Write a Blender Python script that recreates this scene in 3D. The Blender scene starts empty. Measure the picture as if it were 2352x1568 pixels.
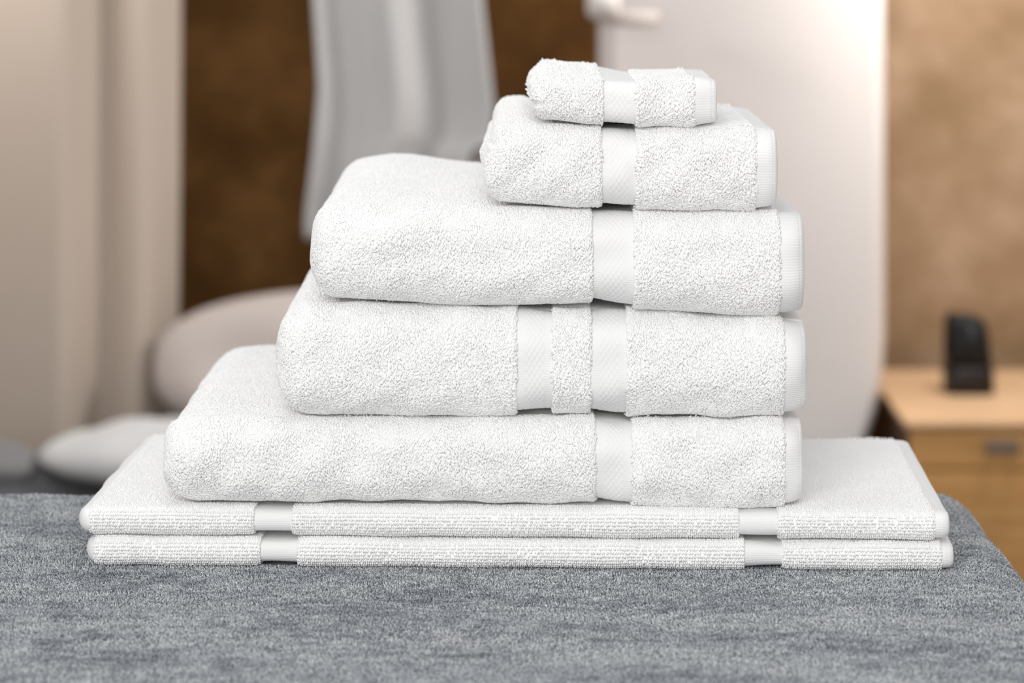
import bpy, bmesh, math
import numpy as np
from mathutils import Vector
rng = np.random.default_rng(7)
C = bpy.context.scene.collection
SC = bpy.context.scene

# ------------------------------------------------------------------ camera
FPX = 6875.0            # focal length in pixels of the 2352 px wide frame
CAMD = 1.65             # distance camera to the front plane of the towels (y = 0)
CAMZ = 0.3576           # height above the blanket (z = 0)
HOR = -180.0            # pixel row of the horizon
FLOOR = -0.85
cam = bpy.data.cameras.new('camera')
cam.sensor_width = 36.0
cam.lens = 36.0 * FPX / 2352.0
cam.shift_y = -(784.0 - HOR) / 2352.0
cam.clip_start = 0.05
cam.dof.use_dof = True
cam.dof.focus_distance = CAMD - 0.010
cam.dof.aperture_fstop = 0.1052 / 0.0138
cam.dof.aperture_blades = 0
co = bpy.data.objects.new('camera', cam)
co.location = (0, -CAMD, CAMZ)
co.rotation_euler = (math.pi / 2, 0, 0)
C.objects.link(co)
SC.camera = co

# ------------------------------------------------------------------ light and exposure
w = bpy.data.worlds.new('world'); SC.world = w; w.use_nodes = True
w.node_tree.nodes['Background'].inputs[0].default_value = (0.985, 0.99, 1.0, 1)
w.node_tree.nodes['Background'].inputs[1].default_value = 0.55
SC.view_settings.view_transform = 'Standard'
SC.view_settings.look = 'None'
SC.view_settings.gamma = 1.0
SC.view_settings.use_curve_mapping = False
SC.view_settings.exposure = 0.45
SC.cycles.max_bounces = 12
SC.cycles.diffuse_bounces = 10
SC.cycles.transmission_bounces = 4


def area(name, loc, target, sx, sy, power, col):
    l = bpy.data.lights.new(name, 'AREA'); l.shape = 'RECTANGLE'; l.size = sx; l.size_y = sy
    l.energy = power; l.color = col
    o = bpy.data.objects.new(name, l); C.objects.link(o); o.location = loc
    d = Vector(target) - Vector(loc)
    o.rotation_euler = d.to_track_quat('-Z', 'Y').to_euler()
    return o


area('front_key_light', (-0.55, -2.9, 0.95), (0, 0.1, 0.1), 1.8, 1.5, 38, (1.0, 0.99, 0.97))  # large soft key added behind the camera, unseen
area('ceiling_light', (-0.3, 0.3, 1.75), (0, 0.15, 0.0), 0.9, 0.7, 3, (1.0, 0.99, 0.98))
area('ivory_curtain_fill', (0.85, 2.6, 0.75), (0.45, 3.0, 0.25), 0.3, 0.3, 10.5, (1.0, 0.95, 0.9))  # unseen fill added to brighten the ivory curtain at its upper right


area('beige_curtain_fill', (-1.0, 2.6, 0.72), (-0.75, 3.0, 0.35), 0.25, 0.25, 3.2, (1.0, 0.95, 0.9))  # unseen fill added to brighten the top of the beige curtain


def W(px, py, D):
    """point seen at pixel (px, py) at depth D in front of the camera"""
    return Vector(((px - 1176.0) * D / FPX, D - CAMD, CAMZ - (py - HOR) * D / FPX))


# ------------------------------------------------------------------ materials
def mat(name, col, rough=0.9, sheen=0.0, spec=0.2):
    m = bpy.data.materials.new(name); m.use_nodes = True
    b = m.node_tree.nodes['Principled BSDF']
    b.inputs['Base Color'].default_value = (*col, 1)
    b.inputs['Roughness'].default_value = rough
    b.inputs['Specular IOR Level'].default_value = spec
    b.inputs['Sheen Weight'].default_value = sheen
    return m, m.node_tree.nodes, m.node_tree.links, b


def noise(N, L, scale, detail=4, rough=0.55, mapping=None, coord='Object'):
    tc = N.new('ShaderNodeTexCoord'); n = N.new('ShaderNodeTexNoise')
    n.inputs['Scale'].default_value = scale; n.inputs['Detail'].default_value = detail
    n.inputs['Roughness'].default_value = rough
    if mapping:
        mp = N.new('ShaderNodeMapping'); mp.inputs['Scale'].default_value = mapping
        L.new(tc.outputs[coord], mp.inputs['Vector']); L.new(mp.outputs['Vector'], n.inputs['Vector'])
    else:
        L.new(tc.outputs[coord], n.inputs['Vector'])
    return n


def ramp(N, L, src, stops):
    r = N.new('ShaderNodeValToRGB'); L.new(src, r.inputs['Fac'])
    while len(r.color_ramp.elements) < len(stops):
        r.color_ramp.elements.new(0.5)
    for e, (p, c) in zip(r.color_ramp.elements, stops):
        e.position = p; e.color = (*c, 1)
    return r


def bump(N, L, b, h, strength, dist):
    bp = N.new('ShaderNodeBump'); bp.inputs['Strength'].default_value = strength
    bp.inputs['Distance'].default_value = dist
    L.new(h, bp.inputs['Height']); L.new(bp.outputs['Normal'], b.inputs['Normal'])
    return bp


M = {}
for key, ca, cb, ss in (('terry', 0.93, 0.95, 0.0), ('yarn', 0.95, 0.975, 0.0)):
    M[key], N, L, b = mat('white_cotton_' + key, (0.96, 0.96, 0.957), 1.0, 0.0, 0.0)
    n = noise(N, L, 900, 2)
    r = ramp(N, L, n.outputs['Fac'], [(0.3, (ca, ca, ca - 0.003)), (0.7, (cb, cb, cb - 0.003))])
    L.new(r.outputs[0], b.inputs['Base Color'])
    if ss:                                           # light spreads inside the cotton yarn
        b.inputs['Subsurface Weight'].default_value = ss
        b.inputs['Subsurface Radius'].default_value = (1, 1, 1)
        b.inputs['Subsurface Scale'].default_value = 0.0012
M['woven'], N, L, b = mat('white_woven_cotton', (0.85, 0.85, 0.85), 0.8, 0.05, 0.25)
n = noise(N, L, 2200, 2); bump(N, L, b, n.outputs['Fac'], 0.25, 0.0002)

M['chenille'], N, L, b = mat('blue_grey_chenille', (0.2, 0.22, 0.25), 0.95, 0.3, 0.15)
n1 = noise(N, L, 640, 2, 0.7)                       # grain of the pile
n2 = noise(N, L, 7, 5, 0.6, (1.0, 3.0, 1.0))         # streaky drift across the cloth
n3 = noise(N, L, 55, 4, 0.6, (1.0, 3.0, 1.0))
mx = N.new('ShaderNodeMix'); mx.data_type = 'FLOAT'; mx.inputs[0].default_value = 0.5
L.new(n2.outputs['Fac'], mx.inputs[2]); L.new(n3.outputs['Fac'], mx.inputs[3])
r1 = ramp(N, L, n1.outputs['Fac'], [(0.36, (0.13, 0.15, 0.19)), (0.48, (0.46, 0.485, 0.515)), (0.60, (0.88, 0.89, 0.90))])
r2 = ramp(N, L, mx.outputs[0], [(0.40, (0.50, 0.53, 0.58)), (0.51, (0.94, 0.95, 0.96)), (0.62, (1.14, 1.14, 1.12))])
mm = N.new('ShaderNodeMix'); mm.data_type = 'RGBA'; mm.blend_type = 'MULTIPLY'; mm.inputs[0].default_value = 1.0
L.new(r1.outputs[0], mm.inputs[6]); L.new(r2.outputs[0], mm.inputs[7])
hs = N.new('ShaderNodeHueSaturation'); hs.inputs['Value'].default_value = 1.0; L.new(mm.outputs[2], hs.inputs['Color']); L.new(hs.outputs[0], b.inputs['Base Color'])
bump(N, L, b, n1.outputs['Fac'], 0.9, 0.0016)
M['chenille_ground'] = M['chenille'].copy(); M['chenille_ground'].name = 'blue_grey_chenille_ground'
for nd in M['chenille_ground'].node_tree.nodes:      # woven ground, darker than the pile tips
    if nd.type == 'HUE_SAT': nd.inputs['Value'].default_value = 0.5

M['stone'], N, L, b = mat('brown_mottled_plaster', (0.12, 0.06, 0.02), 0.9)
n = noise(N, L, 5.5, 6, 0.62)
r = ramp(N, L, n.outputs['Fac'], [(0.34, (0.10, 0.043, 0.010)), (0.5, (0.155, 0.072, 0.020)), (0.66, (0.25, 0.12, 0.038))])
L.new(r.outputs[0], b.inputs['Base Color']); bump(N, L, b, n.outputs['Fac'], 0.5, 0.02)
M['tan'], N, L, b = mat('lamplit_mottled_plaster', (0.4, 0.28, 0.17), 0.9)  # lighter wall plaster, lamplight put into the colour
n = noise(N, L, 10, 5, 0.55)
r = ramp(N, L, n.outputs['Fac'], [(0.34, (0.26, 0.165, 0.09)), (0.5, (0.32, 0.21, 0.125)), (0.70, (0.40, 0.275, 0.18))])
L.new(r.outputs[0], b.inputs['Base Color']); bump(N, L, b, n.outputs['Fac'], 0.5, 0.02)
M['beige'], N, L, b = mat('beige_linen', (0.50, 0.42, 0.355), 0.9, 0.1)
n = noise(N, L, 400, 2); bump(N, L, b, n.outputs['Fac'], 0.2, 0.001)
M['gauze'], N, L, b = mat('grey_white_cotton', (0.45, 0.445, 0.445), 0.9, 0.1)
n = noise(N, L, 400, 2); bump(N, L, b, n.outputs['Fac'], 0.2, 0.001)
M['ivory'], N, L, b = mat('ivory_cloth', (0.71, 0.66, 0.635), 0.85, 0.05)
n = noise(N, L, 400, 2); bump(N, L, b, n.outputs['Fac'], 0.2, 0.001)
M['pillow_white'], N, L, b = mat('white_pillow_cotton', (0.60, 0.595, 0.595), 0.9, 0.1)
n = noise(N, L, 300, 2); bump(N, L, b, n.outputs['Fac'], 0.2, 0.001)
M['pillow_cream'], N, L, b = mat('cream_pillow_cotton', (0.50, 0.44, 0.41), 0.9, 0.1)
n = noise(N, L, 300, 2); bump(N, L, b, n.outputs['Fac'], 0.2, 0.001)
M['grey'], N, L, b = mat('dark_grey_blanket', (0.09, 0.09, 0.095), 0.95, 0.1)
n = noise(N, L, 500, 2); bump(N, L, b, n.outputs['Fac'], 0.4, 0.001)
M['grey_light'], N, L, b = mat('light_grey_blanket', (0.20, 0.195, 0.20), 0.95, 0.1)
n = noise(N, L, 500, 2); bump(N, L, b, n.outputs['Fac'], 0.4, 0.001)
M['sheet'], N, L, b = mat('white_sheet', (0.6, 0.58, 0.57), 0.9)
n = noise(N, L, 300, 2); bump(N, L, b, n.outputs['Fac'], 0.2, 0.001)
M['wood'], N, L, b = mat('honey_oak', (0.5, 0.28, 0.12), 0.5, 0, 0.4)
n = noise(N, L, 9, 5, 0.6, (1.0, 4.0, 9.0))
r = ramp(N, L, n.outputs['Fac'], [(0.3, (0.53, 0.27, 0.085)), (0.5, (0.62, 0.33, 0.115)), (0.7, (0.70, 0.41, 0.165))])
L.new(r.outputs[0], b.inputs['Base Color'])
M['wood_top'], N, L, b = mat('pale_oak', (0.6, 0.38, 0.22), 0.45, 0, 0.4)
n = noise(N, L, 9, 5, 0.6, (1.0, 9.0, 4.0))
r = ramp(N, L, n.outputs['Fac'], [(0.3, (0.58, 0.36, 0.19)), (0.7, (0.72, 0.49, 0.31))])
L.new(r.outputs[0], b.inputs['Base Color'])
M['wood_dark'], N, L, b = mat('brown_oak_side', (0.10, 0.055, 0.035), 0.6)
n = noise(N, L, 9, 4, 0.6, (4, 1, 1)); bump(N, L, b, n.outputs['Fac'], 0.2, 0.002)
M['black'], N, L, b = mat('black_plastic', (0.005, 0.005, 0.006), 0.5, 0, 0.25)
n = noise(N, L, 200, 2); bump(N, L, b, n.outputs['Fac'], 0.05, 0.001)
M['smoke'], N, L, b = mat('smoked_brown_plastic', (0.012, 0.008, 0.006), 0.35, 0, 0.3)
n = noise(N, L, 100, 2); bump(N, L, b, n.outputs['Fac'], 0.05, 0.001)
M['metal'], N, L, b = mat('brushed_metal', (0.24, 0.19, 0.155), 0.4, 0, 0.5)
b.inputs['Metallic'].default_value = 0.6
n = noise(N, L, 60, 2, 0.5, (1, 1, 9)); bump(N, L, b, n.outputs['Fac'], 0.1, 0.001)
M['floor'], N, L, b = mat('brown_floorboards', (0.2, 0.13, 0.08), 0.5)
n = noise(N, L, 6, 5, 0.6, (8, 1, 1))
r = ramp(N, L, n.outputs['Fac'], [(0.3, (0.14, 0.085, 0.05)), (0.7, (0.26, 0.17, 0.10))])
L.new(r.outputs[0], b.inputs['Base Color'])


# ------------------------------------------------------------------ object helpers
def mesh_obj(name, verts, faces, material, parent=None, smooth=True):
    """verts (n,3) array; faces: list of int arrays of shape (k,4) or (k,3)"""
    verts = np.asarray(verts, dtype=np.float32)
    if not isinstance(faces, list):
        faces = [faces]
    faces = [np.asarray(f, dtype=np.int32) for f in faces if len(f)]
    me = bpy.data.meshes.new(name)
    me.vertices.add(len(verts)); me.vertices.foreach_set('co', verts.ravel())
    nl = sum(f.size for f in faces); nf = sum(len(f) for f in faces)
    me.loops.add(nl); me.polygons.add(nf)
    me.loops.foreach_set('vertex_index', np.concatenate([f.ravel() for f in faces]))
    starts = []; s = 0
    for f in faces:
        starts.append(s + np.arange(len(f)) * f.shape[1]); s += f.size
    me.polygons.foreach_set('loop_start', np.concatenate(starts).astype(np.int32))
    me.polygons.foreach_set('use_smooth', np.full(nf, smooth))
    me.update(calc_edges=True); me.validate()
    me.materials.append(material)
    o = bpy.data.objects.new(name, me); C.objects.link(o)
    if parent: o.parent = parent
    return o


def grid_faces(nu, nv, base=0, closed_v=False, flip=False):
    i = np.arange(nu - 1)[:, None]; j = np.arange(nv if closed_v else nv - 1)[None, :]
    j2 = (j + 1) % nv
    a = i * nv + j; b_ = i * nv + j2; c = (i + 1) * nv + j2; d = (i + 1) * nv + j
    f = np.stack([a, d, c, b_] if flip else [a, b_, c, d], -1).reshape(-1, 4)
    return f + base


def bm_obj(name, bm, material, parent=None, smooth=False, bevel=0.0, seg=3):
    if bevel > 0:
        bmesh.ops.bevel(bm, geom=bm.edges[:], offset=bevel, segments=seg, affect='EDGES', profile=0.5)
    for f in bm.faces: f.smooth = smooth
    me = bpy.data.meshes.new(name); bm.to_mesh(me); bm.free(); me.materials.append(material)
    o = bpy.data.objects.new(name, me); C.objects.link(o)
    if parent: o.parent = parent
    return o


def box_bm(x0, x1, y0, y1, z0, z1):
    bm = bmesh.new()
    r = bmesh.ops.create_cube(bm, size=1.0)
    for v in r['verts']:
        v.co = Vector(((x0 + x1) / 2 + v.co.x * (x1 - x0), (y0 + y1) / 2 + v.co.y * (y1 - y0), (z0 + z1) / 2 + v.co.z * (z1 - z0)))
    return bm


def empty(name, loc, label, cat, group=None):
    o = bpy.data.objects.new(name, None); C.objects.link(o); o.location = loc
    o.empty_display_size = 0.02
    return tag(o, label, cat, group)


def tag(o, label, cat, group=None, kind=None):
    if label: o['label'] = label
    if cat: o['category'] = cat
    if group: o['group'] = group
    if kind: o['kind'] = kind
    return o


def snoise(seed, n, lo, hi):
    """smooth pseudo noise of 3-D points: a sum of random sines, wavelengths lo..hi metres"""
    r = np.random.default_rng(seed)
    lam = np.exp(r.uniform(math.log(lo), math.log(hi), n))
    k = r.normal(size=(n, 3)); k /= np.linalg.norm(k, axis=1)[:, None]
    k = k * (2 * math.pi / lam)[:, None]; ph = r.uniform(0, 6.28, n)
    def f(p):
        out = np.zeros(p.shape[:-1])
        for a in range(n):
            out += np.sin(p @ k[a] + ph[a])
        return out / math.sqrt(n / 2.0)
    return f


# ------------------------------------------------------------------ setting
fl = bm_obj('floor', box_bm(-2.2, 2.2, -2.6, 3.6, FLOOR - 0.05, FLOOR), M['floor']); fl['kind'] = 'structure'
wb = bm_obj('wall_back', box_bm(-2.2, 2.2, 3.45, 3.55, FLOOR, 1.6), M['stone']); wb['kind'] = 'structure'
wr = bm_obj('wall_back_lit', box_bm(0.585, 2.2, 3.33, 3.45, FLOOR, 1.6), M['tan']); wr['kind'] = 'structure'  # added section of the back wall, its lamplit brightness put into the colour

M['plaster'], N, L, b = mat('cream_plaster', (0.78, 0.77, 0.75), 0.9)
n = noise(N, L, 30, 4); bump(N, L, b, n.outputs['Fac'], 0.2, 0.004)
for nm, xa, xb in (('wall_left', -2.25, -2.2), ('wall_right', 2.2, 2.25)):
    o_ = bm_obj(nm, box_bm(xa, xb, -2.6, 3.55, FLOOR, 1.6), M['plaster']); o_['kind'] = 'structure'

# ------------------------------------------------------------------ towels
H_NOM = {}


def section_template(h, a, depth, n=2.5, cnt=400):
    """closed profile of a folded towel: arc length s -> (y offset code, z in -1..1).  starts bottom middle, goes to
    the front, up the front fold, over the top, down the back and along the bottom."""
    ph = np.linspace(-math.pi / 2, math.pi / 2, cnt)
    c = np.abs(np.cos(ph)) ** (2 / n); s = np.sign(np.sin(ph)) * np.abs(np.sin(ph)) ** (2 / n)
    yf = a * (1 - c); zf = s
    yb = depth - yf[::-1]; zb = s[::-1]
    ym = depth / 2
    Y = np.concatenate([[ym], yf, yb, [ym]]); Z = np.concatenate([[-1.0], zf, zb, [-1.0]])
    d = np.hypot(np.diff(Y), np.diff(Z) * h); S = np.concatenate([[0], np.cumsum(d)])
    keep = np.concatenate([[True], d > 1e-9])
    return S[keep], Y[keep], Z[keep]


class Towel:
    def __init__(s, **k):
        s.__dict__.update(dict(yaw=0.0, y0=0.0, RL=0.02, nL=2.3, Ry=0.03, RR=0.012, band_in=0.0019, hem_in=0.0016, lump=0.0009,
                               pile=0.0009, bumps=[], lobes=None, RZR=0.07, seed=1, n=2.6, lump_l=(0.02, 0.09), af=1.0)); s.__dict__.update(k)
        t = math.tan(s.yaw)
        def conv(pts):
            P = np.array(pts, float); D = CAMD + s.y0 - t * 0
            xs = []; zs = []
            for px, py in P:
                D = CAMD + s.y0
                for _ in range(3):
                    X = (px - 1176) * D / FPX; D = CAMD + s.y0 - t * (X - s.xc)
                xs.append((X - s.xc) / math.cos(s.yaw)); zs.append(CAMZ - (py - HOR) * D / FPX)
            return np.array(xs), np.array(zs)
        s.xc = (s.x0px + s.x1px) / 2; s.xc = (s.xc - 1176) * CAMD / FPX
        s.tx, s.tz = conv(s.top); s.bx, s.bz = conv(s.bot)
        if s.__dict__.get('zb') is not None:
            s.bz = np.full_like(s.bz, s.zb); s.tz = np.full_like(s.tz, s.zt)
        s.segx = [(k_, conv([(a, 500)])[0][0], conv([(b_, 500)])[0][0]) for k_, a, b_ in s.segs]
        s.xl, s.xr = s.segx[0][1], s.segx[-1][2]
        s.h0 = float(np.mean(s.tz) - np.mean(s.bz)) / 2; s.a = s.h0 * s.af
        s.S, s.Y, s.Z = section_template(s.h0, s.a, s.depth, s.n)
        s.L = s.S[-1]
        s.s_fb = np.interp(0, [0], [0])
        # arc positions: start of front fold, end of front fold
        i_front = np.where(s.Y <= s.a + 1e-9)[0]
        s.sf0, s.sf1 = s.S[i_front[0]], s.S[i_front[-1]]
        s.stop = s.sf1 + (s.depth - 2 * s.a)          # end of the top
        # left cap in arc length
        th = np.linspace(0, math.pi / 2, 200)
        wx = s.RL * (1 - np.sin(th) ** (2 / s.nL)); f = np.cos(th) ** (2 / s.nL)
        wx = wx[::-1]; f = f[::-1]
        # wx from RL.. hmm keep the order from the very end inward
        o_ = np.argsort(wx); wx = wx[o_]; f = (1 - np.clip(1 - wx / s.RL, 0, 1) ** s.nL) ** (1 / s.nL)
        d = np.hypot(np.diff(wx), np.diff(f) * s.h0); s.pw = np.concatenate([[0], np.cumsum(d)]); s.wx = wx; s.wf = f
        s.Pcap = s.pw[-1]; s.P = s.Pcap + (s.xr - s.xl - s.RL)
        s.n1 = snoise(s.seed, 14, *s.lump_l); s.n2 = snoise(s.seed + 50, 10, 0.006, 0.02)
        s.root = empty(s.name, (s.xc, s.y0, float(np.interp(0, s.bx, s.bz))), s.label, s.cat, s.group)
        s.root.rotation_euler = (0, 0, -s.yaw)
        s.rz = s.root.location.z

    def x_of_p(s, p):
        return np.where(p < s.Pcap, s.xl + np.interp(p, s.pw, s.wx), s.xl + s.RL + (p - s.Pcap))

    def p_of_x(s, x):
        return np.where(x < s.xl + s.RL, np.interp(x - s.xl, s.wx, s.pw), s.Pcap + x - s.xl - s.RL)

    def pos(s, p, q, inset, lump=1.0):
        """surface point in the towel's own frame; p along the towel, q round the section, inset in metres"""
        p, q = np.broadcast_arrays(p, q)
        x = s.x_of_p(p)
        f = np.where(p < s.Pcap, np.interp(p, s.pw, s.wf), 1.0)
        g = np.clip((x - (s.xr - s.RR)) / s.RR, 0, 1)
        gr = 1 - np.sqrt(np.clip(1 - g ** 2, 0, 1))           # 0 -> 1 at the right end
        y = np.interp(q % s.L, s.S, s.Y); zz = np.interp(q % s.L, s.S, s.Z)
        zt = np.interp(x, s.tx, s.tz); zb = np.interp(x, s.bx, s.bz)
        h = (zt - zb) / 2; zc = (zt + zb) / 2
        ins = inset
        hh = np.maximum(h - ins, 0.0005) * f * (1 - s.RZR * gr)
        yin = ins + s.Ry * (1 - f) + s.RR * 0.85 * gr
        Y = yin + y * (1 - 2 * yin / s.depth)
        Zp = zc + hh * zz
        up = np.clip((zz + 1) / 2, 0, 1)
        up = up * f + 0.5 * (1 - f)
        for bx, by, amp, sx, sy in s.bumps:
            bX = (bx - 1176) * CAMD / FPX - s.xc
            Zp = Zp + amp * np.exp(-((x - bX) / sx) ** 2 - ((Y - by) / sy) ** 2) * up
        X = x.copy()
        if s.lobes is not None:                                  # outline of the folded end, stacked layers
            lz, lo = s.lobes
            wgt = np.clip(1 - (x - s.xl) / (s.RL * 1.8), 0, 1) ** 1.0
            X = X + np.interp(zz * f, lz, lo) * wgt
        P0 = np.stack([X, Y, Zp], -1)
        # soft irregularity along a rough outward direction
        ny = np.where(y < s.a, -(1 - y / s.a), np.where(y > s.depth - s.a, (y - s.depth + s.a) / s.a, 0.0))
        nz = zz * np.clip(f * 1.3, 0, 1)
        nx = -(1 - f)
        nn = np.sqrt(nx ** 2 + ny ** 2 + nz ** 2) + 1e-6
        amp = s.lump * s.n1(P0) * lump
        wz = np.where(zz < 0, 0.45, 0.8)                         # resting side stays flatter
        P0 = P0 + np.stack([nx / nn * amp, ny / nn * amp, nz / nn * amp * wz * np.where(np.abs(ny) > 0.02, 1, 0.3)], -1)
        P0[..., 2] -= s.rz
        return P0

    def frame(s, p, q, insf):
        e = 2e-4
        P = s.pos(p, q, insf(s.x_of_p(p)))
        a = s.pos(p + e, q, insf(s.x_of_p(p + e))) - s.pos(p - e, q, insf(s.x_of_p(p - e)))
        b_ = s.pos(p, q + e, insf(s.x_of_p(p))) - s.pos(p, q - e, insf(s.x_of_p(p)))
        la = np.linalg.norm(a, axis=-1, keepdims=True); lb = np.linalg.norm(b_, axis=-1, keepdims=True)
        T = a / (la + 1e-12); B = b_ / (lb + 1e-12)
        Nn = np.cross(T, B); Nn /= (np.linalg.norm(Nn, axis=-1, keepdims=True) + 1e-12)
        return P, Nn, T, B, (la[..., 0] * lb[..., 0]) / (4 * e * e)

    def qs(s, front, top, rest):
        a = np.arange(s.sf0 - 0.01, s.sf1 + 0.004, front)
        b_ = np.arange(a[-1] + front, s.stop, top)
        c = np.arange(b_[-1] + top, s.L + s.sf0 - 0.01 - rest * 0.4, rest)
        return np.concatenate([a, b_, c])


def loops(P, Nn, dirv, length, height, wid, rad, r, sides=4):
    """little yarn loops standing on a surface: a tube bent out, along and back for every point"""
    n = len(P); Bv = np.cross(Nn, dirv)
    length = length[:, None]; height = height[:, None]; wid = wid[:, None]
    ctl = [(-0.3, 0.0, 0.0), (0.85, 0.12, 0.05), (1.15, 0.55, 0.35), (0.75, 1.0, 0.85), (0.05, 0.62, 1.25)]
    K = len(ctl)
    C_ = np.stack([P + Nn * height * h_ + dirv * length * l_ + Bv * wid * w_ for h_, l_, w_ in ctl], 1)   # n,K,3
    tan = np.gradient(C_, axis=1); tan /= (np.linalg.norm(tan, axis=2, keepdims=True) + 1e-12)
    ref = Nn[:, None, :] * 0.6 + Bv[:, None, :] * 0.8
    U = np.cross(tan, ref); U /= (np.linalg.norm(U, axis=2, keepdims=True) + 1e-12)
    V = np.cross(tan, U)
    ang = np.arange(sides) * 2 * math.pi / sides
    rr = np.array([1.0, 1.0, 1.05, 1.0, 0.8])[None, :, None, None] * rad[:, None, None, None]
    ring = C_[:, :, None, :] + rr * (U[:, :, None, :] * np.cos(ang)[None, None, :, None] + V[:, :, None, :] * np.sin(ang)[None, None, :, None])
    verts = ring.reshape(-1, 3)
    i = np.arange(n)[:, None, None]; k = np.arange(K - 1)[None, :, None]; j = np.arange(sides)[None, None, :]
    base = i * K * sides
    f = np.stack([base + k * sides + j, base + k * sides + (j + 1) % sides, base + (k + 1) * sides + (j + 1) % sides, base + (k + 1) * sides + j], -1)
    return verts, f.reshape(-1, 4)[:, ::-1]


def pile_inset(t, x0, x1, first, last):
    """the looped cloth turns down over the woven bands at its borders"""
    def f(x):
        e = np.full_like(x, 1.0)
        if not first: e = np.minimum(e, np.clip((x - x0) / 0.0022, 0, 1))
        e = np.minimum(e, np.clip((x1 - x) / 0.0022, 0, 1)) if not last else e
        return t.pile + t.band_in * (1 - np.sqrt(np.clip(1 - (1 - e) ** 2, 0, 1)))
    return f


def build_pile(t, x0, x1, first, last, covers, part='terry_panel'):
    insf = pile_inset(t, x0, x1, first, last)
    p0, p1 = float(t.p_of_x(np.array(x0))), float(t.p_of_x(np.array(x1)))
    q = t.qs(0.0018, 0.004, 0.006)
    pe = np.concatenate([np.linspace(p0, p0 + 0.0024, 6), np.arange(p0 + 0.0045, p1 - 0.0035, 0.0022), np.linspace(p1 - 0.0024, p1, 6)])
    PP, QQ = np.meshgrid(pe, q, indexing='ij')
    V = t.pos(PP, QQ, insf(t.x_of_p(PP))).reshape(-1, 3)
    F = grid_faces(len(pe), len(q), 0, True)
    # loops
    sets_v = [V]; sets_f = [F]; base = len(V)
    regions = [(t.sf0 - 0.002, t.sf1 + 0.012, t.sp), (t.sf1 + 0.012, t.stop, t.sp * 1.35), (t.stop, t.stop + 2 * t.h0 * 1.5, t.sp * 2.0)]
    qb_ = t.stop + (t.sf1 - t.sf0)                          # underside, only where the folded end curls under
    if first: regions.append((qb_ - 0.002, t.L + t.sf0, t.sp * 1.2))
    for qa, qb, sp in regions:
        p1u = min(p1, t.Pcap * 1.0) if qa == qb_ - 0.002 else p1
        if t.ribs:
            gq = np.arange(qa, qb, t.rib); gp = np.arange(p0 + 0.0006, p1u - 0.0004, sp)
        else:
            gq = np.arange(qa, qb, sp); gp = np.arange(p0 + 0.0006, p1u - 0.0004, sp)
        PP, QQ = np.meshgrid(gp, gq, indexing='ij'); n = PP.size
        row = np.broadcast_to(np.arange(len(gq))[None, :], PP.shape).ravel()
        PP = PP.ravel(); QQ = QQ.ravel()
        jit = 0.5 if not t.ribs else 0.18
        QJ = jit if not t.ribs else 0.08
        PP = PP + (row % 2) * sp * 0.5 * (0 if t.ribs else 1) + rng.uniform(-jit, jit, n) * sp
        QQ = QQ + rng.uniform(-QJ, QJ, n) * sp
        m = (PP > p0 + 0.0004) & (PP < p1 - 0.0003); PP = PP[m]; QQ = QQ[m]
        P, Nn, T, B, ar = t.frame(PP, QQ, insf)
        m = rng.uniform(0, 1, len(PP)) < ar * 1.05
        # skip what lies under the towel above
        xw = P[:, 0] + t.xc
        for (cx0, cx1, cy0) in covers:
            m &= ~((xw > cx0) & (xw < cx1) & (P[:, 1] > cy0) & (Nn[:, 2] > 0.6))
        P, Nn, T, B = P[m], Nn[m], T[m], B[m]; n = len(P)
        if n == 0: continue
        zrel = np.clip((P[:, 2]) / (2 * t.h0), 0, 1)
        if t.ribs:
            ang = rng.normal(0, 0.18, n) + 0.12
            ln = t.ll * rng.uniform(0.8, 1.2, n); hg = t.lh * rng.uniform(0.8, 1.2, n); wd = t.lw * rng.choice([-1, 1], n)
            hg = hg * np.where(Nn[:, 2] > 0.85, 0.45, 1.0)      # worn flatter on top
        else:
            cl = t.n2(P)
            wild = 0.35 + 0.9 * (1 - zrel) ** 1.8 + 0.5 * np.clip(1 - (P[:, 0] - t.xl) / 0.04, 0, 1)
            ang = cl * 0.55 * wild + rng.normal(0, 0.40, n) * wild
            ln = t.ll * rng.uniform(0.65, 1.35, n); hg = t.lh * rng.uniform(0.7, 1.3, n) * (1 + 0.18 * cl)
            wd = t.lw * rng.uniform(0.5, 1.2, n) * rng.choice([-1, 1], n)
        down = -B
        # on the top the loops lie towards the front too, on the back they hang
        down = np.where((QQ[m] > t.stop)[:, None], B, down)
        dv = down * np.cos(ang)[:, None] + T * np.sin(ang)[:, None]
        rad = t.lr * rng.uniform(0.85, 1.15, n)
        v, f = loops(P, Nn, dv, ln, hg, wd, rad, rng)
        sets_v.append(v); sets_f.append(f + base); base += len(v)
    o = mesh_obj(part, np.concatenate(sets_v), np.concatenate(sets_f), M['terry'], t.root)
    o.data.materials.append(M['yarn'])
    mi = np.ones(len(o.data.polygons), dtype=np.int32); mi[:len(F)] = 0
    o.data.polygons.foreach_set('material_index', mi)
    return o


def tri(v):
    return np.abs(((v) % 1.0) * 2 - 1)


def band_pattern(u, v, half):
    """woven border: ladder ribs at both sides, braided columns between.  u across from its middle, v along"""
    au = np.abs(u)
    side = np.clip((au - half * 0.52) / 0.0008, 0, 1)
    lad = 0.00020 * np.sqrt(tri(v / 0.00150)) * (0.35 + 0.65 * np.clip(tri(au / 0.0027 + 0.2) * 3, 0, 1))
    dd = np.cos(2 * math.pi * u / 0.0030) + np.cos(2 * math.pi * v / 0.0050)
    mid = 0.00034 * np.sqrt(np.abs(dd) / 2) + 0.00005 * tri(u / 0.0008)
    edge = -0.0002 * np.exp(-((half - au) / 0.0006) ** 2)
    return lad * side + mid * (1 - side) + edge


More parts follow.
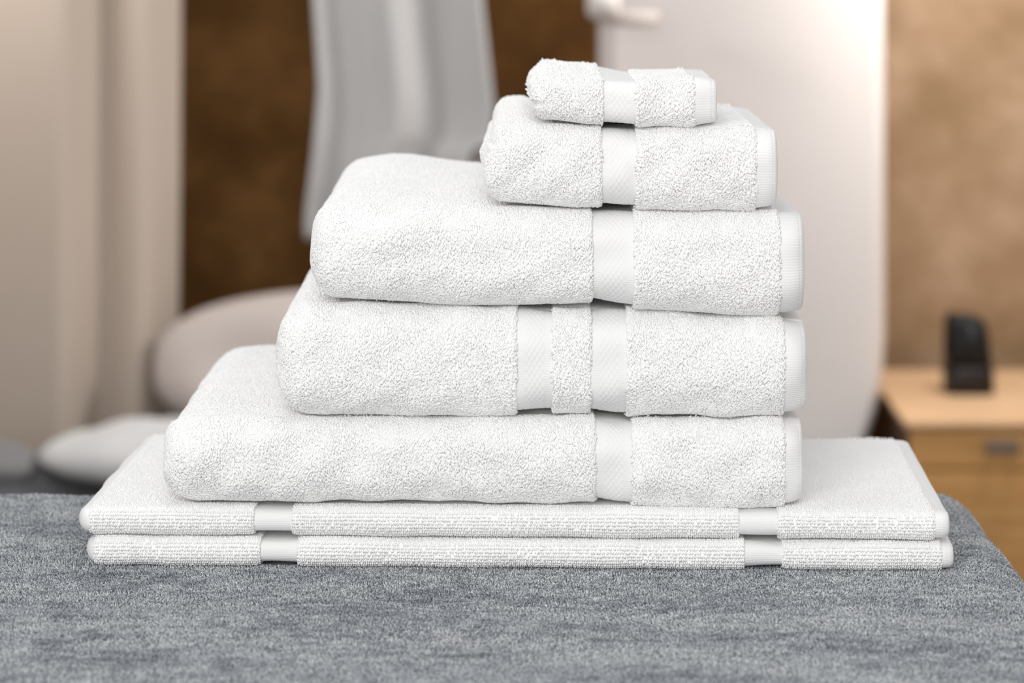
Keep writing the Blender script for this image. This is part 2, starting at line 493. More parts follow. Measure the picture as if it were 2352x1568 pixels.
def grid_pattern(u, v, half):
    return 0.00024 * np.sqrt(tri(v / 0.00165)) * (0.45 + 0.55 * tri(u / 0.00125 + 0.5 * (np.floor(v / 0.00165) % 2)))


def hem_pattern(u, v, half):
    return 0.00030 * np.sqrt(tri(v / 0.0016)) * (0.5 + 0.5 * tri(u / 0.0014 + 0.5 * (np.floor(v / 0.0016) % 2)))


def build_band(t, x0, x1, part='woven_band'):
    p0, p1 = float(t.p_of_x(np.array(x0 - 0.001))), float(t.p_of_x(np.array(x1 + 0.001)))
    q = t.qs(0.00038, 0.0016, 0.004); pe = np.arange(p0, p1, 0.00038)
    PP, QQ = np.meshgrid(pe, q, indexing='ij')
    mid = (p0 + p1) / 2; half = (x1 - x0) / 2
    pat = (grid_pattern if t.ribs else band_pattern)(PP - mid, QQ, half)
    V = t.pos(PP, QQ, t.pile + t.band_in - pat).reshape(-1, 3)
    return mesh_obj(part, V, grid_faces(len(pe), len(q), 0, True), M['woven'], t.root)


def build_hem(t, x0, x1, part='hem'):
    """right-hand hem: a flat woven strip turned in at its rim, stitched along the looped cloth"""
    p0, p1 = float(t.p_of_x(np.array(x0 - 0.001))), t.P
    q = t.qs(0.00036, 0.0016, 0.004); pe = np.concatenate([np.arange(p0, p1 - 0.004, 0.00036), np.linspace(p1 - 0.004, p1, 14)])
    PP, QQ = np.meshgrid(pe, q, indexing='ij')
    x = t.x_of_p(PP)
    d = x1 - x
    st = (x - x0 - 0.0085 * (x1 - x0) / 0.011) if not t.ribs else x - x0 - 0.003
    pat = hem_pattern(PP, QQ, 0) - 0.00028 * np.exp(-(st / 0.00035) ** 2) * (tri(QQ / 0.0022) > 0.25)
    rim = 0.0010 * (1 - np.sqrt(np.clip(1 - (1 - np.clip(d / 0.0012, 0, 1)) ** 2, 0, 1)))
    V = t.pos(PP, QQ, t.pile * 0.6 + t.hem_in - pat + rim)
    nq = len(q)
    rings = [V.reshape(-1, nq, 3)]
    last = V[-1]
    for dx, ins in ((-0.0002, 0.0022), (-0.0015, 0.0028), (-0.012, 0.0030), (-0.016, 0.0030)):
        cz = (last[:, 2].max() + last[:, 2].min()) / 2; cy0 = last[:, 1].min(); cy1 = last[:, 1].max(); h = (last[:, 2].max() - last[:, 2].min()) / 2
        r_ = last.copy(); r_[:, 0] += dx
        r_[:, 2] = cz + (last[:, 2] - cz) * (1 - ins / h)
        r_[:, 1] = (cy0 + cy1) / 2 + (last[:, 1] - (cy0 + cy1) / 2) * (1 - 2 * ins / (cy1 - cy0))
        rings.append(r_[None])
    R = np.concatenate(rings, 0)
    o = mesh_obj(part, R.reshape(-1, 3), grid_faces(R.shape[0], nq, 0, True), M['woven'], t.root)
    # folded plies inside the open end
    inner = R[-3]
    z0, z1, y0, y1 = inner[:, 2].min(), inner[:, 2].max(), inner[:, 1].min(), inner[:, 1].max()
    k = t.plies; hh = (z1 - z0) / k
    for i in range(k):
        a, b_ = z0 + i * hh, z0 + (i + 1) * hh
        cz = (a + b_) / 2; r = hh / 2 * 0.97
        th = np.linspace(-math.pi / 2, math.pi / 2, 14)
        Y = np.concatenate([y0 + r * (1 - np.cos(th)) + 0.0006, np.linspace(y0 + r, y1 - r, 20)[1:-1], (y1 - r * (1 - np.cos(th)))[::1] - 0.0006, np.linspace(y1 - r, y0 + r, 20)[1:-1]])
        Zs = np.concatenate([cz + r * np.sin(th), np.full(18, cz + r), cz + r * np.sin(th[::-1]), np.full(18, cz - r)])
        xe = x1 - 0.0035 - 0.0015 * ((i * 7) % 3)
        xs = np.array([xe - 0.02, xe - 0.0012, xe - 0.0003, xe, xe]); sc = np.array([1, 1, 0.88, 0.7, 0.02])
        ring = [np.stack([np.full_like(Y, a_), (Y - (y0 + y1) / 2) * (1 - (1 - s_) * hh / (y1 - y0)) + (y0 + y1) / 2, cz + (Zs - cz) * s_], -1) for a_, s_ in zip(xs, sc)]
        Rr = np.stack(ring)
        mesh_obj('folded_ply', Rr.reshape(-1, 3), grid_faces(5, len(Y), 0, True), M['terry'], t.root)
    return o


def build_left_hem(t, x0, x1):
    """smooth selvedge closing the left end of the bath mats"""
    p0, p1 = 0.0, float(t.p_of_x(np.array(x1 + 0.001)))
    q = t.qs(0.0006, 0.0018, 0.004); pe = np.arange(p0, p1, 0.0004)
    PP, QQ = np.meshgrid(pe, q, indexing='ij')
    pat = hem_pattern(PP, QQ, 0)
    V = t.pos(PP, QQ, t.pile * 0.6 + t.hem_in - pat)
    return mesh_obj('hem', V.reshape(-1, 3), grid_faces(len(pe), len(q), 0, True), M['woven'], t.root)


def build_towel(t, covers=()):
    for i, (k, x0, x1) in enumerate(t.segx):
        if k == 'pile': build_pile(t, x0, x1, i == 0, False, covers)
        elif k == 'band': build_band(t, x0, x1)
        elif k == 'hem': build_hem(t, x0, x1)
        elif k == 'lhem': build_left_hem(t, x0, x1)
    return t


big = dict(nL=3.0, sp=0.00102, ll=0.0018, lh=0.00034, lw=0.00040, lr=0.00042, ribs=False, depth=0.30, plies=4, Ry=0.035, RL=0.022)
matk = dict(sp=0.00105, rib=0.0020, ll=0.0013, lh=0.00045, lw=0.00022, lr=0.00044, ribs=True, depth=0.245, plies=2, Ry=0.016, RL=0.0075,
            band_in=0.0014, hem_in=0.0012, lump=0.0005, pile=0.0010, n=2.4, lump_l=(0.03, 0.12), RR=0.006, RZR=0.3, nL=2.2)
X = lambda px: (px - 1176) * CAMD / FPX

T = []
T.append((Towel(name='bath_mat', label='bottommost of the two folded white ribbed bath mats, lying directly on the grey blanket', cat='bath mat', group='folded bath mats under the towels',
    x0px=192, x1px=2193, yaw=math.radians(1.9), y0=0.0, zb=0.0, zt=0.0168, top=[(192, 1240), (2193, 1240)], bot=[(192, 1310), (2193, 1310)],
    segs=[('lhem', 192, 214), ('pile', 214, 597), ('band', 597, 682), ('pile', 682, 1712), ('band', 1712, 1797), ('pile', 1797, 2165), ('hem', 2165, 2194)], seed=3, **matk),
    [(-1, 1, 0.02)]))
T.append((Towel(name='bath_mat', label='upper of the two folded white ribbed bath mats, under the widest bath towel', cat='bath mat', group='folded bath mats under the towels',
    x0px=173, x1px=2184, yaw=math.radians(2.0), y0=0.001, zb=0.0170, zt=0.0335, top=[(173, 1168), (2184, 1168)], bot=[(173, 1240), (2184, 1240)],
    segs=[('lhem', 173, 204), ('pile', 204, 582), ('band', 582, 669), ('pile', 669, 1700), ('band', 1700, 1787), ('pile', 1787, 2148), ('hem', 2148, 2184)], seed=8, **matk),
    [(X(430), X(1790), 0.02)]))
T.append((Towel(name='bath_towel', label='widest folded white bath towel of the stack, resting on the bath mats, one woven band', cat='towel', group='folded bath towels in the stack',
    x0px=365, x1px=1849, yaw=math.radians(0.8), y0=0.002,
    top=[(365, 975), (450, 966), (640, 968), (900, 972), (1370, 968), (1455, 976), (1800, 970), (1849, 972)],
    bot=[(365, 1165), (600, 1166), (900, 1166), (1370, 1172), (1455, 1181), (1800, 1182), (1849, 1180)],
    segs=[('pile', 365, 1368), ('band', 1368, 1452), ('pile', 1452, 1805), ('hem', 1805, 1849)], seed=12,
    bumps=[(480, 0.22, 0.004, 0.05, 0.09)], **{**big, 'RL': 0.026, 'Ry': 0.03}),
    [(X(690), X(1800), 0.03)]))
T.append((Towel(name='bath_towel', label='folded white bath towel with two woven bands side by side', cat='towel', group='folded bath towels in the stack',
    x0px=629, x1px=1859, yaw=math.radians(0.4), y0=0.003,
    top=[(629, 712), (720, 702), (850, 706), (1185, 713), (1270, 714), (1358, 712), (1440, 718), (1700, 735), (1800, 738), (1859, 742)],
    bot=[(629, 966), (720, 968), (900, 972), (1190, 971), (1270, 968), (1360, 967), (1440, 973), (1600, 968), (1800, 971), (1859, 969)],
    segs=[('pile', 629, 1187), ('band', 1187, 1268), ('pile', 1268, 1358), ('band', 1358, 1440), ('pile', 1440, 1805), ('hem', 1805, 1859)], seed=17,
    bumps=[(720, 0.2, 0.003, 0.04, 0.1)], **big),
    [(X(770), X(1800), 0.03)]))
T.append((Towel(name='bath_towel', label='uppermost folded white bath towel, directly beneath the hand towel, one woven band', cat='towel', group='folded bath towels in the stack',
    x0px=712, x1px=1853, yaw=math.radians(0.3), y0=0.001,
    top=[(712, 476), (850, 470), (1000, 474), (1130, 480), (1380, 487), (1460, 488), (1700, 490), (1853, 492)],
    bot=[(712, 694), (760, 696), (850, 704), (1185, 715), (1260, 712), (1365, 708), (1450, 720), (1700, 734), (1780, 738), (1853, 736)],
    segs=[('pile', 712, 1362), ('band', 1362, 1456), ('pile', 1456, 1795), ('hem', 1795, 1853)], seed=24,
    bumps=[(850, 0.25, 0.007, 0.04, 0.07), (1000, 0.27, 0.002, 0.05, 0.05)], **{**big, 'RL': 0.018}),
    [(X(1170), X(1735), 0.03)]))
T.append((Towel(name='hand_towel', label='folded white hand towel with one woven band, between the washcloth and the bath towels', cat='towel', group=None,
    x0px=1112, x1px=1788, yaw=0.0, y0=0.002,
    top=[(1112, 290), (1200, 283), (1380, 292), (1462, 293), (1650, 288), (1735, 291), (1788, 298)],
    bot=[(1112, 470), (1180, 476), (1385, 485), (1470, 489), (1700, 491), (1740, 488), (1788, 484)],
    segs=[('pile', 1112, 1383), ('band', 1383, 1462), ('pile', 1462, 1740), ('hem', 1740, 1789)], seed=31,
    bumps=[(1165, 0.17, 0.005, 0.022, 0.08)], lobes=(np.array([-1, -0.5, 0.1, 0.42, 0.5, 1.0]), np.array([0.0015, 0, 0.0, 0.0022, 0.004, 0.003])),
    **{**big, 'RR': 0.007, 'RZR': 0.03, 'hem_in': 0.0013, 'depth': 0.215, 'plies': 3, 'RL': 0.013, 'Ry': 0.018}),
    [(X(1270), X(1620), 0.02)]))
T.append((Towel(name='washcloth', label='small folded white washcloth on top of the whole stack', cat='washcloth', group=None,
    x0px=1217, x1px=1649, yaw=0.0, y0=0.003,
    top=[(1217, 184), (1385, 180), (1462, 184), (1600, 180), (1649, 184)],
    bot=[(1217, 276), (1300, 282), (1385, 292), (1470, 294), (1600, 292), (1649, 288)],
    segs=[('pile', 1217, 1387), ('band', 1387, 1461), ('pile', 1461, 1597), ('hem', 1597, 1649)], seed=37,
    bumps=[(1252, 0.11, 0.0045, 0.011, 0.05), (1335, 0.12, 0.0040, 0.016, 0.06)],
    lobes=(np.array([-1, -0.45, -0.2, 0.1, 0.7, 1.0]), np.array([0.003, 0.002, 0.0045, 0.0, 0.0, 0.003])),
    **{**big, 'band_in': 0.0011, 'hem_in': 0.0008, 'RZR': 0.0, 'RR': 0.005, 'depth': 0.135, 'plies': 2, 'RL': 0.010, 'Ry': 0.012, 'll': 0.0019}),
    []))
for t, cov in T:
    build_towel(t, cov)

# ------------------------------------------------------------------ padded bench and blanket under the stack
bench = empty('padded_bench', (0, 0, FLOOR), 'padded bench hidden under the blue-grey blanket, carrying the towel stack', 'bench')
def on(o, root):
    o.parent = root; o.matrix_parent_inverse = root.matrix_basis.inverted(); return o
bpy.context.view_layer.update()
cs = bm_obj('cushion', box_bm(-0.66, 0.272, -0.50, 0.232, -0.13, -0.012), M['sheet'], None, True, 0.012, 3); on(cs, bench)
fr = bm_obj('frame', box_bm(-0.64, 0.25, -0.48, 0.235, -0.19, -0.13), M['wood_dark'], None, False, 0.004, 2); on(fr, bench)
for lx in (-0.60, 0.21):
    for ly in (-0.44, 0.195):
        on(bm_obj('leg', box_bm(lx - 0.025, lx + 0.025, ly - 0.025, ly + 0.025, FLOOR, -0.19), M['wood_dark'], None, False, 0.004, 2), bench)


def drape_axis(lo, hi, r, drop, step):
    """parameter samples -> (position, drop) for a cloth lying flat between lo and hi and hanging down outside"""
    ext = math.pi / 2 * r
    t = [lo - ext - drop]
    while t[-1] < hi + ext + drop:
        c = t[-1]
        t.append(c + (step if lo - 0.01 < c < hi + 0.01 else 0.005 if (lo - ext < c < hi + ext) else 0.02))
    t = np.array(t)
    def m(u):
        over = np.where(u > hi, u - hi, np.where(u < lo, lo - u, 0.0)); sg = np.where(u > hi, 1.0, -1.0)
        an = np.clip(over / r, 0, math.pi / 2)
        off = r * np.sin(an); dz = r * (1 - np.cos(an)) + np.clip(over - ext, 0, None)
        base = np.clip(u, lo, hi)
        return base + sg * off, dz
    return t, m


tx, mxf = drape_axis(-0.66, 0.262, 0.028, 0.26, 0.0035)
ty, myf = drape_axis(-0.50, 0.215, 0.03, 0.26, 0.0035)
U, V_ = np.meshgrid(tx, ty, indexing='ij')
bxp, bxd = mxf(U); byp, byd = myf(V_)
nb = snoise(91, 12, 0.05, 0.22); nb2 = snoise(93, 14, 0.012, 0.03)
P = np.stack([bxp, byp, -(bxd + byd)], -1)
flat = (bxd + byd) < 0.01
under = (np.abs(U) < 0.235) & (V_ > -0.012) & (V_ < 0.215)
wv = 0.0012 * (nb(P) - 0.9) + 0.00022 * nb2(P)
P[..., 2] += np.where(under, -0.0004 + 0.0 * wv, np.clip(wv, -0.004, 0.0001))
hang = np.clip((bxd + byd - 0.03) / 0.2, 0, 1)
sx = np.where(U > 0.262, 1, np.where(U < -0.66, -1, 0)); sy = np.where(V_ > 0.215, 1, np.where(V_ < -0.5, -1, 0))
rip = 0.012 * hang * np.sin(V_ * 38) ; rip2 = 0.012 * hang * np.sin(U * 36)
P[..., 0] += sx * (rip + 0.012 * hang); P[..., 1] += sy * (rip2 + 0.012 * hang)
V0 = P.reshape(-1, 3); F0 = grid_faces(len(tx), len(ty), 0, False, True)
# underside sheet, 4 mm thick
V1 = V0.copy(); V1[:, 2] -= 0.004
# short soft pile: little leaning tufts all over the upper side
SP = 0.00118
gx, gy = np.meshgrid(np.arange(-0.62, 0.31, SP), np.arange(-0.42, 0.26, SP), indexing='ij')
gx = gx.ravel() + rng.uniform(-0.5, 0.5, gx.size) * SP; gy = gy.ravel() + rng.uniform(-0.5, 0.5, gy.size) * SP
fade = np.clip((gx + 0.62) / 0.25, 0, 1) * np.clip((gy + 0.42) / 0.15, 0, 1)
k_ = (rng.uniform(0, 1, gx.size) < fade) & ~((np.abs(gx) < 0.228) & (gy > 0.012) & (gy < 0.225))
gx, gy = gx[k_], gy[k_]


def bilin(u, v):
    iu = np.clip(np.searchsorted(tx, u) - 1, 0, len(tx) - 2); iv = np.clip(np.searchsorted(ty, v) - 1, 0, len(ty) - 2)
    fu = ((u - tx[iu]) / (tx[iu + 1] - tx[iu]))[:, None]; fv = ((v - ty[iv]) / (ty[iv + 1] - ty[iv]))[:, None]
    a, b_, c, d = P[iu, iv], P[iu + 1, iv], P[iu, iv + 1], P[iu + 1, iv + 1]
    tu = (b_ - a); tv = (c - a); nn = np.cross(tu, tv); nn /= np.linalg.norm(nn, axis=1, keepdims=True)
    return a * (1 - fu) * (1 - fv) + b_ * fu * (1 - fv) + c * (1 - fu) * fv + d * fu * fv, nn, tu / np.linalg.norm(tu, axis=1, keepdims=True)


B0, NB, TU = bilin(gx, gy)
n = len(B0); TV = np.cross(NB, TU)
cl = snoise(95, 12, 0.008, 0.03)(B0); cl2 = snoise(96, 12, 0.02, 0.08)(B0)
an = rng.uniform(0, 6.28, n); lean = 0.0006 * rng.uniform(0.3, 1.2, n)
hgt = 0.0014 * rng.uniform(0.6, 1.25, n) * (1 + 0.12 * cl)
dx = np.cos(an) * lean + 0.0003 * cl2; dy = np.sin(an) * lean + 0.0003 * cl
ctl = [(-0.2, 0.0, 1.0), (0.55, 0.35, 1.15), (1.0, 1.0, 0.55)]
ringv = []
for hh_, ll_, rr_ in ctl:
    c_ = B0 + NB * (hgt * hh_)[:, None] + TU * (dx * ll_)[:, None] + TV * (dy * ll_)[:, None]
    r_ = 0.00042 * rr_ * rng.uniform(0.8, 1.2, n)
    ringv.append(np.stack([c_ + TU * (r_ * math.cos(q))[:, None] + TV * (r_ * math.sin(q))[:, None] for q in (0.3, 2.394, 4.489)], 1))
ringv = np.stack(ringv, 1).reshape(-1, 3)              # n, 3 rings, 3 points
i_ = np.arange(n)[:, None, None] * 9; kk_ = np.arange(2)[None, :, None] * 3; jj = np.arange(3)[None, None, :]
TF = np.stack([i_ + kk_ + jj, i_ + kk_ + (jj + 1) % 3, i_ + kk_ + 3 + (jj + 1) % 3, i_ + kk_ + 3 + jj], -1).reshape(-1, 4)
CAP = (np.arange(n)[:, None] * 9 + np.array([6, 7, 8])[None, :])
nb0 = len(V0)
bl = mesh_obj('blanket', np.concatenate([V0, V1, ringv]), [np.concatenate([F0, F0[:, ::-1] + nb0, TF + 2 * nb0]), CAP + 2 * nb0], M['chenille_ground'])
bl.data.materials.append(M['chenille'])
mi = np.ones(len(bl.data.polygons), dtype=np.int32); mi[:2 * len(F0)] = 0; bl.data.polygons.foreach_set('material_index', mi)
tag(bl, 'soft blue-grey mottled blanket spread beneath the white bath mats and towels', 'blanket')

# ------------------------------------------------------------------ far bed, pillows
bed = empty('bed', (-0.2, 2.0, FLOOR), 'low bed behind the towel stack, covered in dark grey, against the brown wall', 'bed')
bpy.context.view_layer.update()
BZ = -0.442
on(bm_obj('frame', box_bm(-0.93, 0.52, 1.32, 2.82, FLOOR + 0.12, FLOOR + 0.24), M['wood_dark'], None, False, 0.006, 2), bed)
on(bm_obj('mattress', box_bm(-0.95, 0.545, 1.30, 2.84, FLOOR + 0.24, BZ - 0.012), M['sheet'], None, True, 0.03, 4), bed)
for lx in (-0.85, 0.45):
    for ly in (1.42, 2.78):
        on(bm_obj('leg', box_bm(lx - 0.03, lx + 0.03, ly - 0.03, ly + 0.03, FLOOR, FLOOR + 0.12), M['wood_dark'], None, False, 0.004, 2), bed)

tx, mxf = drape_axis(-0.94, 0.525, 0.03, 0.12, 0.02)
ty, myf = drape_axis(1.33, 2.81, 0.03, 0.06, 0.02)
U, V_ = np.meshgrid(tx, ty, indexing='ij'); bxp, bxd = mxf(U); byp, byd = myf(V_)
P = np.stack([bxp, byp, BZ - (bxd + byd)], -1)
nb3 = snoise(97, 10, 0.15, 0.5)
ridge = 0.050 * np.exp(-((V_ - (2.56 + 0.30 * (U + 0.62))) / 0.075) ** 2) / (1 + np.exp((U + 0.52) / 0.03))
ridge2 = 0.030 * np.exp(-((V_ - 2.30 - 0.15 * (U + 0.6)) / 0.07) ** 2) / (1 + np.exp((U + 0.40) / 0.05))
P[..., 2] += np.clip(0.004 * nb3(P), 0, 0.01) + ridge + ridge2
cov = mesh_obj('bed_throw', P.reshape(-1, 3), grid_faces(len(tx), len(ty), 0, False, True), M['grey'])
so = cov.modifiers.new('thickness', 'SOLIDIFY'); so.thickness = 0.008; so.offset = -1
tag(cov, 'dark grey rumpled throw over the low far bed, under the pillows', 'throw')


def pillow(name, cx, cy, z, w_, d_, h_, material, label, seed, tilt=0.0, rotz=0.0, group='pillows on the far bed', ex=2.4, rnd=4.0):
    nu, nv = 72, 48
    u = np.linspace(-1, 1, nu); v = np.linspace(-1, 1, nv)
    Ug, Vg = np.meshgrid(u, v, indexing='ij')
    # soft-cornered outline
    rr = np.maximum(np.maximum(np.abs(Ug), np.abs(Vg)), 1e-6)
    kk = (np.abs(Ug / rr) ** rnd + np.abs(Vg / rr) ** rnd) ** (-1.0 / rnd)
    xx, yy = Ug * kk, Vg * kk
    th = np.clip(1 - rr ** ex, 0, 1) ** 0.5
    f = snoise(seed, 8, 0.08, 0.3)
    out = []
    for sg in (1, -1):
        Pp = np.stack([xx * w_ / 2, yy * d_ / 2, sg * th * h_ / 2 * (1 if sg > 0 else 0.8)], -1)
        Pp[..., 2] += 0.006 * f(Pp) * th
        out.append(Pp.reshape(-1, 3))
    V2 = np.concatenate(out)
    F = np.concatenate([grid_faces(nu, nv, 0, False, True), grid_faces(nu, nv, nu * nv, False, False)])
    o = mesh_obj(name, V2, F, material)
    bm = bmesh.new(); bm.from_mesh(o.data); bmesh.ops.remove_doubles(bm, verts=bm.verts, dist=0.0004)
    for fc in bm.faces: fc.smooth = True
    bm.to_mesh(o.data); bm.free()
    o.rotation_euler = (tilt, 0, rotz)
    bpy.context.view_layer.update()
    zmin = min((o.matrix_world @ v.co).z for v in o.data.vertices)
    o.location = (cx, cy, z - zmin)
    return tag(o, label, 'pillow', group)


pillow('pillow', -0.345, 2.56, BZ + 0.004, 0.64, 0.30, 0.088, M['pillow_white'], 'flat white pillow lying on the far bed, beside the beige curtain', 5, rnd=2.6, ex=3.0)
pillow('pillow', -0.24, 2.79, BZ + 0.006, 0.62, 0.14, 0.058, M['pillow_white'], 'white pillow edge peeking out behind the flat white pillow on the bed', 15)
fb = pillow('folded_blanket', -0.89, 2.545, BZ + 0.010, 0.46, 0.17, 0.042, M['grey_light'], 'light grey folded blanket lying on the far bed at the foot of the beige curtain', 25, rnd=6.0, ex=8.0, group=None)
fb['category'] = 'blanket'
pc = pillow('pillow', -0.15, 2.94, BZ - 0.004, 0.80, 0.250, 0.15, M['pillow_cream'], 'plump cream pillow standing against the brown wall', 6, tilt=math.radians(72), ex=2.0, rnd=2.7)
pillow('pillow', 0.026, 3.13, BZ - 0.03, 0.20, 0.50, 0.14, M['ivory'], 'tall ivory cushion behind the grey-white hanging gown, only its top corner showing', 9, tilt=math.radians(86))


# ------------------------------------------------------------------ hanging cloths
def hanging(name, xl, xr, ztop, zbot, y, material, label, cat, folds, thick=0.006, seed=1, ny=90):
    """xl, xr: functions of z giving the outline; folds(u, z) -> y offset"""
    zz = np.linspace(zbot, ztop, ny); uu = np.linspace(0, 1, 160)
    Ug, Zg = np.meshgrid(uu, zz, indexing='ij')
    Xg = xl(Zg) + (xr(Zg) - xl(Zg)) * Ug
    Yg = y + folds(Ug, Zg)
    o = mesh_obj(name, np.stack([Xg, Yg, Zg], -1).reshape(-1, 3), grid_faces(160, ny, 0, False, True), material)
    s_ = o.modifiers.new('thickness', 'SOLIDIFY'); s_.thickness = thick; s_.offset = 0
    return tag(o, label, cat)


def zfun(D, pts):
    """outline points in pixels at depth D -> function of z"""
    q = sorted((W(px, py, D).z, W(px, py, D).x) for px, py in pts)
    za = np.array([a for a, _ in q]); xa = np.array([b_ for _, b_ in q])
    return lambda z: np.interp(z, za, xa)


ZT = 1.25
# beige curtain on the left: broad soft folds
FU = np.linspace(0, 1, 400)
_c = np.interp(FU, [0, 0.2, 0.4, 0.55, 0.66, 0.81, 0.865, 0.90, 0.945, 1.0], [0, 0.06, 0.0, 0.06, 0.035, -0.02, 0.085, 0.065, 0.04, 0.13])
FY = np.convolve(np.pad(_c, 12, mode='edge'), np.hanning(25) / np.hanning(25).sum(), mode='valid')
D = 4.62
hanging('curtain', lambda z: np.full_like(z, -1.35), zfun(D, [(404, -900), (402, 0), (398, 600), (392, 1000), (380, 1500)]), ZT, FLOOR + 0.01, D - CAMD,
        M['beige'], 'long beige curtain with soft vertical folds at the left of the brown wall', 'curtain',
        lambda u, z: np.interp(u, FU, FY) - 0.05)
# grey-white gown in the middle
D = 4.72
hanging('hanging_gown', zfun(D, [(722, -900), (722, 0), (735, 200), (722, 350), (706, 480), (704, 540), (725, 700), (730, 1200)]),
        zfun(D, [(1095, -900), (1108, 0), (1125, 150), (1136, 250), (1122, 330), (1080, 345), (1075, 700)]), ZT, W(0, 548, D).z, D - CAMD,
        M['gauze'], 'grey-white cotton gown hanging in folds against the brown wall', 'gown',
        lambda u, z: 0.022 * np.cos((u - 0.17) * 2 * math.pi * 1.9) + 0.008 * np.sin(u * 23 + z * 2))
# ivory drape on the right
D = 4.66
hanging('curtain', zfun(D, [(1380, -900), (1380, 0), (1384, 400), (1384, 1400)]),
        zfun(D, [(2012, -900), (2012, 0), (2013, 760), (2006, 860), (1985, 950), (1960, 1015), (1950, 1500)]), ZT, FLOOR + 0.01, D - CAMD,
        M['ivory'], 'smooth ivory curtain hanging between the brown wall and its lighter tan part', 'curtain',
        lambda u, z: -0.13 * np.sin(np.clip(u, 0, 1) * math.pi * 0.5) ** 1.2 + 0.02 + 0.04 * np.clip((0.05 - u) / 0.05, 0, 1) + 0.03 * np.clip((u - 0.97) / 0.03, 0, 1))
for o in (bpy.data.objects['curtain'], bpy.data.objects['curtain.001']): pass

# curtain holdback near the top of the ivory curtain
D = 4.50
p = W(1398, 12, D)
hb = empty('curtain_holdback', p, 'white curtain holdback with a short grey arm at the top of the ivory curtain', 'holdback')
bpy.context.view_layer.update()


def lathe(prof, segs=32):
    pr = np.array(prof); a = np.linspace(0, 2 * math.pi, segs, endpoint=False)
    V3 = np.stack([pr[:, None, 0] * np.cos(a)[None], pr[:, None, 0] * np.sin(a)[None], np.broadcast_to(pr[:, None, 1], (len(pr), segs))], -1)
    return V3.reshape(-1, 3), grid_faces(len(pr), segs, 0, True)


v, f = lathe([(0.0005, -0.024), (0.018, -0.024), (0.026, -0.018), (0.028, 0.0), (0.026, 0.018), (0.018, 0.024), (0.0005, 0.024)])
v = v[:, [2, 0, 1]]
k = mesh_obj('finial', v + np.array([-0.008, 0, 0.006]), f, M['ivory']); k.parent = hb
v, f = lathe([(0.0005, -0.045), (0.010, -0.045), (0.010, 0.045), (0.0005, 0.045)])
k = mesh_obj('arm', v[:, [2, 0, 1]] + np.array([0.03, 0.0, -0.020]), f, M['pillow_cream']); k.parent = hb; k['label'] = 'grey arm'
v, f = lathe([(0.0005, -0.004), (0.010, -0.004), (0.010, 0.075), (0.0005, 0.075)])
k = mesh_obj('mount', v[:, [0, 2, 1]] + np.array([0.045, 0, -0.020]), f, M['gauze']); k.parent = hb

# ------------------------------------------------------------------ nightstand
x0 = W(2084, 970, 4.4).x; TZ = W(0, 965, 4.4).z; yf = 4.4 - CAMD; yb = yf + 0.50; x1 = x0 + 0.52
ns = empty('nightstand', (x0 + 0.26, yf + 0.25, FLOOR), 'honey-coloured wooden nightstand with a small metal drawer handle in front of the lighter tan part of the wall', 'nightstand')
bpy.context.view_layer.update()
on(bm_obj('top', box_bm(x0 - 0.004, x1 + 0.004, yf - 0.012, yb, TZ - 0.011, TZ), M['wood_top'], None, False, 0.003, 2), ns)
for xa in (x0, x1 - 0.02):
    on(bm_obj('side_panel', box_bm(xa, xa + 0.02, yf + 0.004, yb - 0.004, FLOOR, TZ - 0.011), M['wood_dark'], None, False, 0.002, 2), ns)
on(bm_obj('back_panel', box_bm(x0 + 0.02, x1 - 0.02, yb - 0.02, yb - 0.006, FLOOR + 0.04, TZ - 0.018), M['wood_dark'], None), ns)
on(bm_obj('base', box_bm(x0 + 0.02, x1 - 0.02, yf + 0.02, yb - 0.02, FLOOR, FLOOR + 0.04), M['wood_dark'], None), ns)
dz0 = TZ - 0.014
for (za, zb_) in ((dz0 - 0.056, dz0), (FLOOR + 0.05, dz0 - 0.059)):
    dr = on(bm_obj('drawer' if zb_ == dz0 else 'door', box_bm(x0 + 0.003, x1 - 0.003, yf - 0.006, yf + 0.016, za, zb_), M['wood'], None, False, 0.002, 2), ns)
    if zb_ != dz0: continue
    bpy.context.view_layer.update()
    hc = W(2296, 1018, 4.4).x; hz = zb_ - 0.021
    bm = box_bm(hc - 0.024, hc + 0.024, yf - 0.030, yf - 0.022, hz - 0.010, hz + 0.010)
    for sx_ in (-0.018, 0.018):
        bmesh.ops.create_cube(bm, size=1.0)
        for v_ in bm.verts[-8:]:
            v_.co = Vector((hc + sx_ + v_.co.x * 0.007, yf - 0.014 + v_.co.y * 0.020, hz + v_.co.z * 0.010))
    hd = bm_obj('handle', bm, M['metal'], None, False, 0.0015, 2); hd.parent = dr; hd.matrix_parent_inverse = dr.matrix_world.inverted()

# ------------------------------------------------------------------ small black appliance on the nightstand
D = 4.66; c = W(2222, 900, D)
ap = empty('small_appliance', (c.x, c.y, TZ), 'small tapered black appliance standing on the pale nightstand top', 'appliance')
K_ = D / FPX


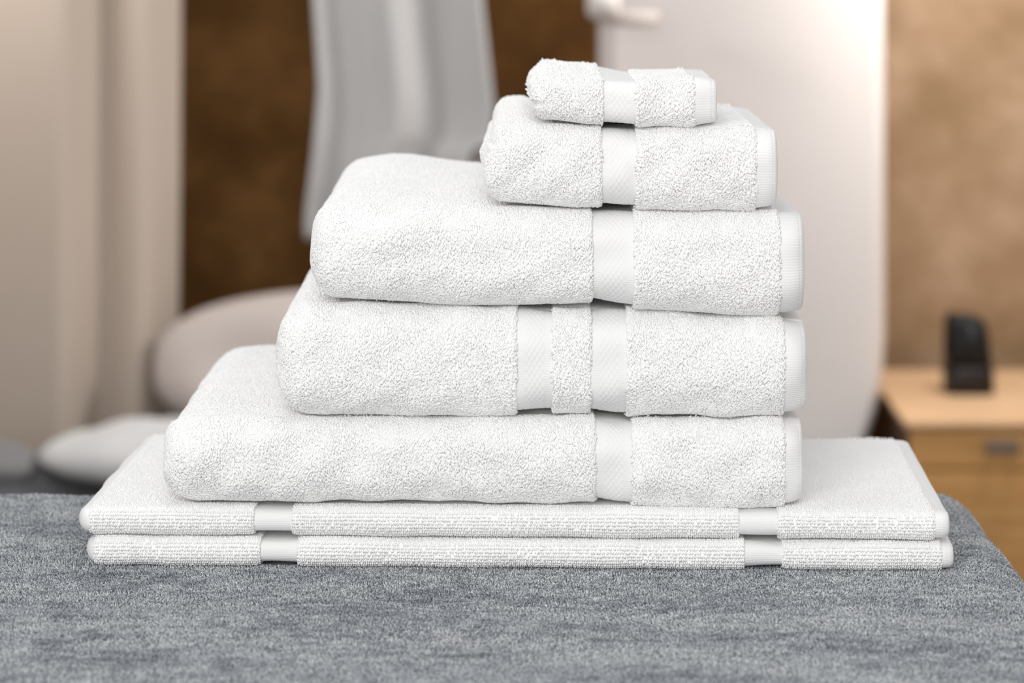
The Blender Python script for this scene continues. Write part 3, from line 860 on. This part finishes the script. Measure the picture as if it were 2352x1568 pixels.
def prism(levels, r=0.35, segs=40):
    """stack of rounded-square rings: (z, halfwidth x, halfdepth y, x offset, slope dz per x)"""
    a = np.linspace(0, 2 * math.pi, segs, endpoint=False); out = []
    e = r
    cx_ = np.sign(np.cos(a)) * np.abs(np.cos(a)) ** e; cy_ = np.sign(np.sin(a)) * np.abs(np.sin(a)) ** e
    for z, hx, hy, ox, sl in levels:
        out.append(np.stack([ox + cx_ * hx, cy_ * hy, z + sl * cx_ * hx + 0 * cx_], -1))
    V3 = np.stack(out); return V3.reshape(-1, 3), grid_faces(len(levels), segs, 0, True)


v, f = prism([(0.0, 0.0005, 0.0005, 0.002, 0), (0.0, 0.034, 0.030, 0.002, 0), (0.003, 0.0375, 0.033, 0.002, 0), (0.040, 0.037, 0.032, 0.001, 0), (0.042, 0.035, 0.030, 0.001, 0), (0.042, 0.0005, 0.0005, 0, 0)])
k = mesh_obj('base', v, f, M['smoke']); k.parent = ap; k['label'] = 'brown-black glossy base'
v, f = prism([(0.042, 0.0005, 0.0005, 0, 0), (0.042, 0.036, 0.030, 0, 0), (0.075, 0.034, 0.029, -0.001, 0), (0.106, 0.031, 0.026, -0.003, -0.03), (0.117, 0.028, 0.024, -0.005, -0.08), (0.121, 0.023, 0.020, -0.006, -0.08), (0.122, 0.0005, 0.0005, -0.006, 0)])
k = mesh_obj('body', v, f, M['black']); k.parent = ap
v, f = prism([(0.048, 0.0005, 0.0005, 0, 0), (0.048, 0.010, 0.004, 0, 0), (0.108, 0.008, 0.004, -0.001, 0), (0.109, 0.0005, 0.0005, -0.001, 0)], 0.5)
v[:, 1] += -0.029 + (v[:, 2] - 0.042) * 0.075; v[:, 0] += 0.004
k = mesh_obj('front_panel', v, f, M['metal']); k.parent = ap; k['label'] = 'dark grey front panel'
m_, N, L, b = mat('dark_grey_plastic', (0.012, 0.012, 0.014), 0.5); k.data.materials[0] = m_
n = noise(N, L, 200, 2); bump(N, L, b, n.outputs['Fac'], 0.05, 0.001)
